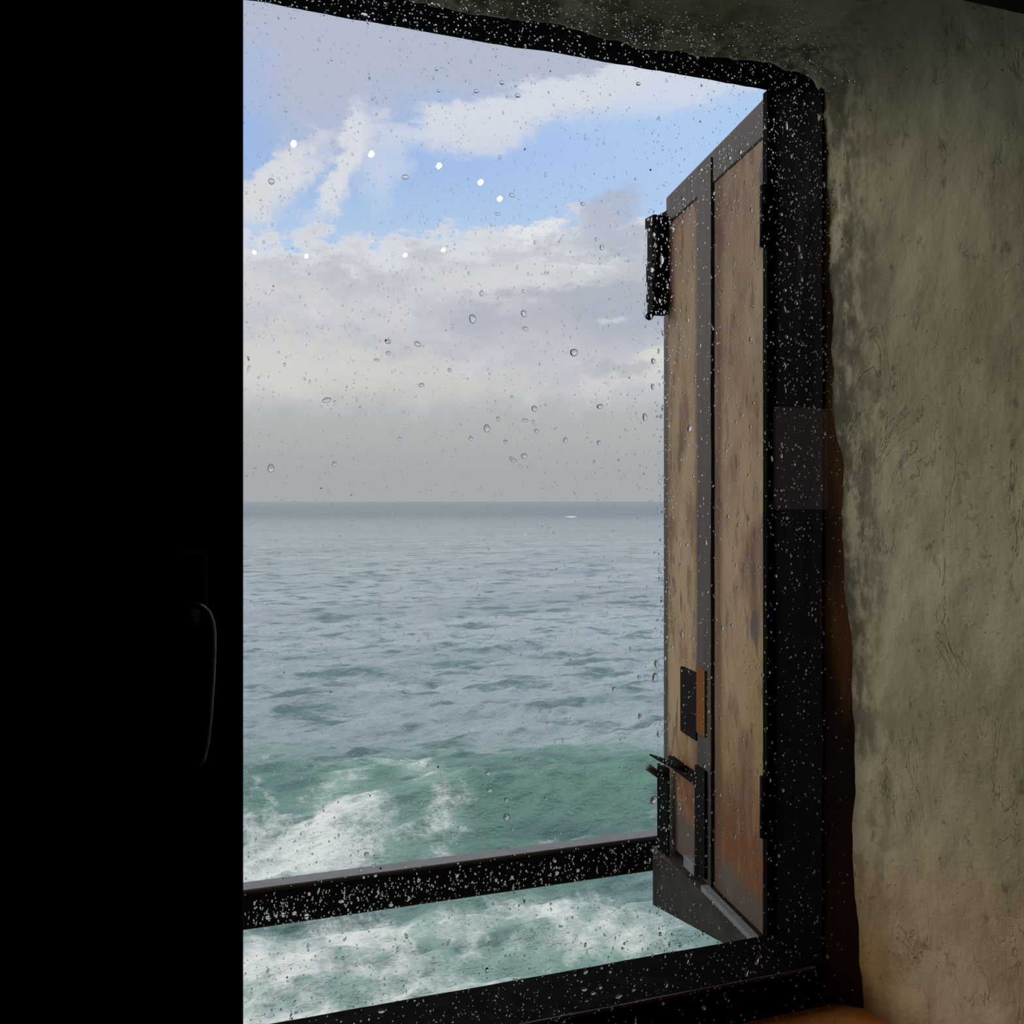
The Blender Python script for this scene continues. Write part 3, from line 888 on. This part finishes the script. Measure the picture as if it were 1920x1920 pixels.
# ------------------------------------------------------------------ railing across the outside of the window
def railing():
    Yr = 1.815
    _, zt = on_plane(840, 1635, Yr)
    zt = -0.682; zb = -0.748
    root = empty('railing', (0.4, Yr, zb))
    tag(root, 'dark wet wooden safety rail running across the outside of the window', 'railing')
    bm = bmesh.new(); box(bm, -0.75, 1.55, Yr, Yr + 0.045, zb, zt); bevel(bm, 0.006, 3)
    link_bm('rail', bm, M_railing, root)
    bm = bmesh.new(); box(bm, -0.75, 1.55, Yr + 0.004, Yr + 0.041, zt - 0.001, zt + 0.004); bevel(bm, 0.0012, 2)  # added strip, wet sky sheen on the rail painted in a pale colour
    o = link_bm('sheen_strip', bm, M_sheen, root); o['label'] = 'pale strip painted as wet sheen along the top of the rail'
    for x in (-0.70, 1.46):
        bm = bmesh.new(); box(bm, x, x + 0.045, 1.268, Yr + 0.002, zb + 0.012, zt - 0.012); bevel(bm, 0.004, 2)
        link_bm('bracket', bm, M_iron, root)
railing()

# ------------------------------------------------------------------ raindrops on the outside of the pane
def drop_arrays(seed, nseg=12, irregular=0.12):
    r_ = random.Random(seed)
    hs = [(r_.uniform(-1, 1) * irregular / k_, r_.uniform(0, 6.28), k_) for k_ in (2, 3, 4)]
    vs = []
    prof = [(1.0, 0.0), (0.93, 0.20), (0.78, 0.36), (0.52, 0.50), (0.24, 0.57)]
    for rr, hh in prof:
        for i in range(nseg):
            a = 2 * math.pi * i / nseg
            f = 1 + sum(c_ * math.cos(k_ * a + p_) for c_, p_, k_ in hs)
            sag = 0.12 * (1 - rr)
            vs.append((rr * f * math.cos(a), hh, rr * f * math.sin(a) - sag))
    vs.append((0, 0.60, -0.12))
    fs = []
    for j in range(len(prof) - 1):
        for i in range(nseg):
            a, b = j * nseg + i, j * nseg + (i + 1) % nseg
            fs.append((a, b, b + nseg, a + nseg))
    j = len(prof) - 1
    for i in range(nseg):
        fs.append((j * nseg + i, j * nseg + (i + 1) % nseg, len(vs) - 1))
    fs.append(tuple(reversed(range(nseg))))
    return vs, [tuple(reversed(f)) for f in fs]

PANE_Y = GY1 + 0.0001
PXM = 0.80 * 0.97 / F_PX           # metres per pixel on the pane, about

def in_dark(px, py):
    """which thing lies behind the pane at this spot"""
    if px > 1452:
        return 'jamb' if px < 1590 else 'plaster'
    head = 5 + 0.16 * (px - 455)
    if py < head: return 'head'
    if py > 1770 - 0.19 * (px - 1370) - 6: return 'bottom'
    if px < 1232:
        t = 1690 - 0.1419 * (px - 455)
        if t < py < t + 56: return 'rail'
    if px > 1205 and 400 < py < 600 and px < 1256: return 'bolt'
    if px > 1232:
        top = 370 - 0.976 * (px - 1250)
        if py > top: return 'shutter'
    if py < 455: return 'blue'
    if py < 760: return 'cloud'
    if py < 940: return 'haze'
    if py < 1420: return 'sea'
    return 'foam'
ZONE = {
    'jamb': ('small bright raindrop on the pane in front of the black frame post', 'raindrops before the frame post'),
    'plaster': ('small raindrop on the pane in front of the plaster', 'raindrops before the plaster'),
    'head': ('small bright raindrop on the pane in front of the dark frame head', 'raindrops before the frame head'),
    'bottom': ('small bright raindrop on the pane in front of the dark bottom frame', 'raindrops before the bottom frame'),
    'rail': ('small bright raindrop on the pane in front of the dark outside rail', 'raindrops before the rail'),
    'bolt': ('small bright raindrop on the pane in front of the black iron bolt', 'raindrops before the bolt'),
    'shutter': ('small raindrop on the pane in front of the weathered shutter', 'raindrops before the shutter'),
    'blue': ('clear raindrop on the pane in front of the blue upper sky', 'raindrops before the blue sky'),
    'cloud': ('clear raindrop on the pane in front of the pale cloud bank', 'raindrops before the cloud bank'),
    'haze': ('clear raindrop on the pane in front of the grey haze above the horizon', 'raindrops before the haze'),
    'sea': ('clear raindrop on the pane in front of the open grey sea', 'raindrops before the open sea'),
    'foam': ('clear raindrop on the pane in front of the green and foaming water', 'raindrops before the foam'),
}
# the drops one can pick out: column, row, half width, half height (pixels of the 1920 frame), own label if it stands out
BIG = [
    (886, 598, 7, 9, 'largest round raindrop on the pane, before the middle of the cloud bank'),
    (1076, 661, 8, 8, 'large raindrop on the pane before the grey cloud, left of the shutter'),
    (913, 803, 6, 8, 'large raindrop on the pane in the haze, directly below the middle of the cloud bank'),
    (508, 878, 6, 8, 'lone large raindrop just above the horizon beside the black sash stile'),
    (613, 750, 9, 5, 'wide flat raindrop on the pane at the left, where cloud turns to haze'),
    (962, 862, 9, 4, 'long slanting raindrop just above the horizon'),
    (983, 855, 7, 5, 'raindrop touching the end of the long slanting drop above the horizon'),
    (1241, 487, 5, 10, 'tall white raindrop before the black iron bolt'),
    (950, 1532, 7, 7, 'ring-like raindrop before the green wave face'),
    (1226, 1500, 8, 8, 'large raindrop beside the iron strap at the foot of the shutter'),
    (687, 1602, 5, 5, 'dark raindrop before the white foam, above the left half of the rail'),
    (1098, 1822, 5, 6, 'dark raindrop hanging just above the bottom frame'),
    (715, 1896, 7, 5, 'dark raindrop at the bottom left, touching the bottom frame'),
    (683, 28, 7, 5, 'bright raindrop at the top left, before the frame head'),
    (1293, 803, 5, 8, 'bright tall raindrop before the pale middle of the shutter'),
    (1209, 782, 5, 8, 'tall raindrop in the haze next to the shutter edge'),
    (509, 340, 6, 6, 'ring-like raindrop before the left-hand white puff of cloud'),
    (760, 332, 7, 5, 'pale raindrop in the blue sky below the row of lamp reflections'),
] + [(a, b, c_, d_, None) for a, b, c_, d_ in (
    (982, 588, 6, 7), (790, 722, 6, 4), (1002, 766, 6, 6), (1125, 762, 7, 5), (1060, 825, 4, 6), (1123, 830, 4, 5), (948, 828, 4, 4),
    (883, 822, 4, 5), (1224, 725, 4, 6), (1225, 677, 5, 6), (783, 645, 7, 5), (727, 640, 6, 5), (728, 662, 5, 4), (706, 675, 6, 3),
    (960, 366, 6, 4), (933, 401, 6, 3), (822, 170, 4, 3), (893, 171, 5, 4), (941, 155, 5, 4), (971, 179, 6, 4), (1197, 157, 5, 4),
    (1128, 464, 4, 6), (1093, 382, 5, 4), (903, 550, 4, 6), (981, 546, 3, 4), (985, 616, 6, 4), (1003, 455, 3, 4), (843, 694, 4, 4),
    (985, 788, 7, 3), (1000, 791, 3, 4), (1006, 808, 5, 4), (934, 785, 4, 4), (750, 822, 5, 3), (627, 870, 4, 5), (960, 744, 3, 3),
    (700, 1624, 4, 3), (713, 1629, 3, 3), (704, 1642, 4, 3), (682, 1645, 3, 3), (760, 1624, 3, 4), (1040, 1570, 3, 4), (915, 1450, 6, 5),
    (918, 1482, 6, 5), (950, 1500, 5, 5), (1228, 1270, 6, 10), (1231, 1245, 5, 8), (1152, 1292, 5, 5), (1200, 1343, 4, 6), (1198, 1270, 3, 5),
    (1144, 1822, 4, 3), (1128, 1815, 3, 3), (1078, 1828, 3, 3), (1250, 1845, 3, 9), (1420, 1800, 4, 11), (1400, 1822, 4, 12),
    (1090, 1840, 3, 3), (1095, 1855, 8, 4), (1112, 1862, 6, 4), (1160, 1868, 9, 4), (1188, 1856, 5, 3), (1125, 1850, 4, 6),
    (502, 1720, 5, 5), (575, 1718, 5, 7), (552, 1712, 5, 5), (531, 1715, 4, 6), (640, 1690, 6, 4), (1044, 1637, 5, 5), (1083, 1632, 5, 4),
    (1223, 1594, 5, 3), (960, 1645, 4, 4), (930, 1650, 4, 4), (857, 1642, 4, 4), (733, 1697, 5, 4), (1360, 1868, 3, 9), (1320, 1890, 5, 4),
    (1498, 466, 3, 8), (1502, 482, 3, 4), (1226, 440, 4, 5), (1237, 564, 3, 5), (1222, 506, 5, 6), (1260, 428, 7, 3), (1490, 155, 3, 5),
    (1590, 151, 4, 4), (1600, 153, 4, 4), (1465, 402, 4, 4), (1560, 358, 4, 4), (1388, 285, 4, 6), (1368, 296, 4, 5), (1280, 372, 5, 4),
    (1314, 318, 5, 4), (1447, 860, 3, 6), (1465, 855, 3, 6), (1500, 480, 3, 7), (1460, 1605, 3, 4), (1455, 1080, 3, 4), (1444, 1463, 3, 4),
    (1350, 1490, 3, 5), (1279, 1190, 3, 8), (1290, 600, 3, 4), (1300, 1500, 2, 5))]

def raindrops():
    protos = []
    for s_ in range(6):
        vs, fs = drop_arrays(100 + s_, 16, 0.16)
        me = bpy.data.meshes.new('raindrop')
        me.from_pydata(vs, [], fs)
        for p_ in me.polygons: p_.use_smooth = len(p_.vertices) <= 4
        me.materials.append(M_water)
        protos.append(me)
    def single(px, py, rx, rz, label, rot=0.0):
        z_ = in_dark(px, py)
        x, z = on_plane(px, py, PANE_Y)
        sc = PXM * (1 + 0.25 * (x - 0.1))
        o = bpy.data.objects.new('raindrop', rnd.choice(protos))
        C.objects.link(o)
        o.location = (x, PANE_Y, z)
        o.scale = (rx * sc, min(rx, rz) * sc, rz * sc)
        o.rotation_euler = (0, rot, 0)
        lb, gp = ZONE[z_]
        tag(o, label or lb, 'raindrop', gp)
    for px, py, rx, rz, lab in BIG:
        single(px, py, rx, rz, lab, math.radians(30) if lab and 'slanting' in lab and 'long' in lab[:5] else rnd.uniform(-0.25, 0.25))
    nleft = 300 - len(BIG)
    # the fine spray: many, drawn where the rain reaches the pane through the opening
    pts = []
    tries = 0
    dens = {'jamb': 1.0, 'plaster': 0.02, 'head': 1.0, 'bottom': 0.55, 'rail': 1.3, 'bolt': 1.3, 'shutter': 0.55,
            'blue': 0.28, 'cloud': 0.28, 'haze': 0.22, 'sea': 0.18, 'foam': 0.30}
    while len(pts) < 11000 and tries < 400000:
        tries += 1
        px = rnd.uniform(458, 1640); py = rnd.uniform(-40, 1960)
        z_ = in_dark(px, py)
        d = dens[z_]
        if z_ == 'jamb':
            d *= 1.0 - 0.72 * min(1, max(0, (py - 350) / 900)) if py < 1700 else 0.3
            if px > 1545: d *= 0.45
        if z_ == 'head':
            d *= 1.0 if py > 5 + 0.16 * (px - 455) - 110 else 0.35
        if z_ == 'shutter':
            d *= 1.8 if px < 1262 else (1.5 if py < 420 else 0.7)
        if z_ == 'bottom' and py > 1850 - 0.2 * (px - 1370): d *= 0.3
        if rnd.random() > d * 0.75: continue
        r = 0.9 + 1.15 * rnd.random() ** 2 + (1.6 * rnd.random() if rnd.random() < 0.10 else 0)
        if z_ in ('blue', 'cloud', 'haze', 'sea'): r *= 0.85
        pts.append((px, py, r * rnd.uniform(0.85, 1.1), r * rnd.uniform(0.9, 1.7) * (1.0 if rnd.random() > 0.06 else 1.9), z_))
    pts.sort(key=lambda p_: -p_[2] * p_[3])
    darkz = [p_ for p_ in pts if p_[4] in ('jamb', 'head', 'bottom', 'rail', 'bolt', 'shutter', 'foam')]
    chosen = darkz[:nleft]
    cs = set(id(p_) for p_ in chosen)
    for px, py, rx, rz, z_ in chosen:
        single(px, py, rx, rz, None, rnd.uniform(-0.4, 0.4))
    V, Fa = [], []
    shapes = [drop_arrays(200 + i, 9, 0.2) for i in range(8)]
    for p_ in pts:
        if id(p_) in cs: continue
        px, py, rx, rz, _z = p_
        x, z = on_plane(px, py, PANE_Y)
        sc = PXM * (1 + 0.25 * (x - 0.1))
        vs, fs = rnd.choice(shapes)
        a = rnd.uniform(-0.4, 0.4); ca, sa = math.cos(a), math.sin(a)
        b0 = len(V)
        hh = min(rx, rz) * sc
        for (vx, vy, vz) in vs:
            ex, ez = vx * rx * sc, vz * rz * sc
            V.append((x + ex * ca - ez * sa, PANE_Y + vy * hh, z + ex * sa + ez * ca))
        Fa.extend(tuple(i + b0 for i in f) for f in fs)
    me = bpy.data.meshes.new('fine_raindrops')
    me.from_pydata(V, [], Fa)
    for p_ in me.polygons: p_.use_smooth = len(p_.vertices) <= 4
    me.materials.append(M_water)
    o = bpy.data.objects.new('fine_raindrops', me)
    C.objects.link(o)
    tag(o, 'fine spray of tiny raindrops spread over the whole window pane', 'raindrops', kind='stuff')
raindrops()

# ------------------------------------------------------------------ pendant bulbs in the room behind, seen as reflections in the pane
def lamps():
    spots = [(551, 268, 'first hanging bulb reflected in the left-hand white puff of cloud'),
             (697, 288, 'hanging bulb reflected just right of the second white puff'),
             (824, 310, 'hanging bulb reflected in the blue sky, middle of the slanting row of five'),
             (902, 341, 'hanging bulb reflected in the blue sky, fourth along the slanting row'),
             (938, 372, 'hanging bulb reflected lowest on the right of the slanting row'),
             (477, 472, 'hanging bulb reflected on the cloud edge next to the black stile'),
             (575, 480, 'hanging bulb reflected on the cloud edge, second from the black stile'),
             (760, 478, 'hanging bulb reflected on the cloud edge, third from the black stile'),
             (832, 468, 'hanging bulb reflected on the cloud edge, farthest from the black stile')]
    zb = 1.12
    proto = None
    for px, py, lab in spots:
        v = (HOR - py) / F_PX; u = (px - 960) / F_PX
        d = zb / v
        x = d * (ST + u * CT); y = d * (CT - u * ST)
        loc = Vector((x, 2 * GY0 - y, zb))
        if proto is None:
            root = empty('pendant_bulb', loc)
            bm = bmesh.new(); bmesh.ops.create_uvsphere(bm, u_segments=20, v_segments=12, radius=0.0088)
            proto = [link_bm('bulb', bm, M_bulb, root, smooth=True, origin=Vector((0, 0, 0)))]
            bm = bmesh.new(); tube(bm, [(0, 0, 0.012), (0, 0, 0.05)], 0.011, 14)
            proto.append(link_bm('socket', bm, M_iron, root, origin=Vector((0, 0, 0))))
            bm = bmesh.new(); tube(bm, [(0, 0, 0.05), (0, 0, CEIL - zb)], 0.002, 8)
            proto.append(link_bm('cord', bm, M_iron, root, origin=Vector((0, 0, 0))))
        else:
            root = empty('pendant_bulb', loc)
            for c0 in proto:
                c1 = c0.copy(); C.objects.link(c1); c1.parent = root
        tag(root, lab, 'lamp', 'bare bulbs hanging in the dark room')
lamps()
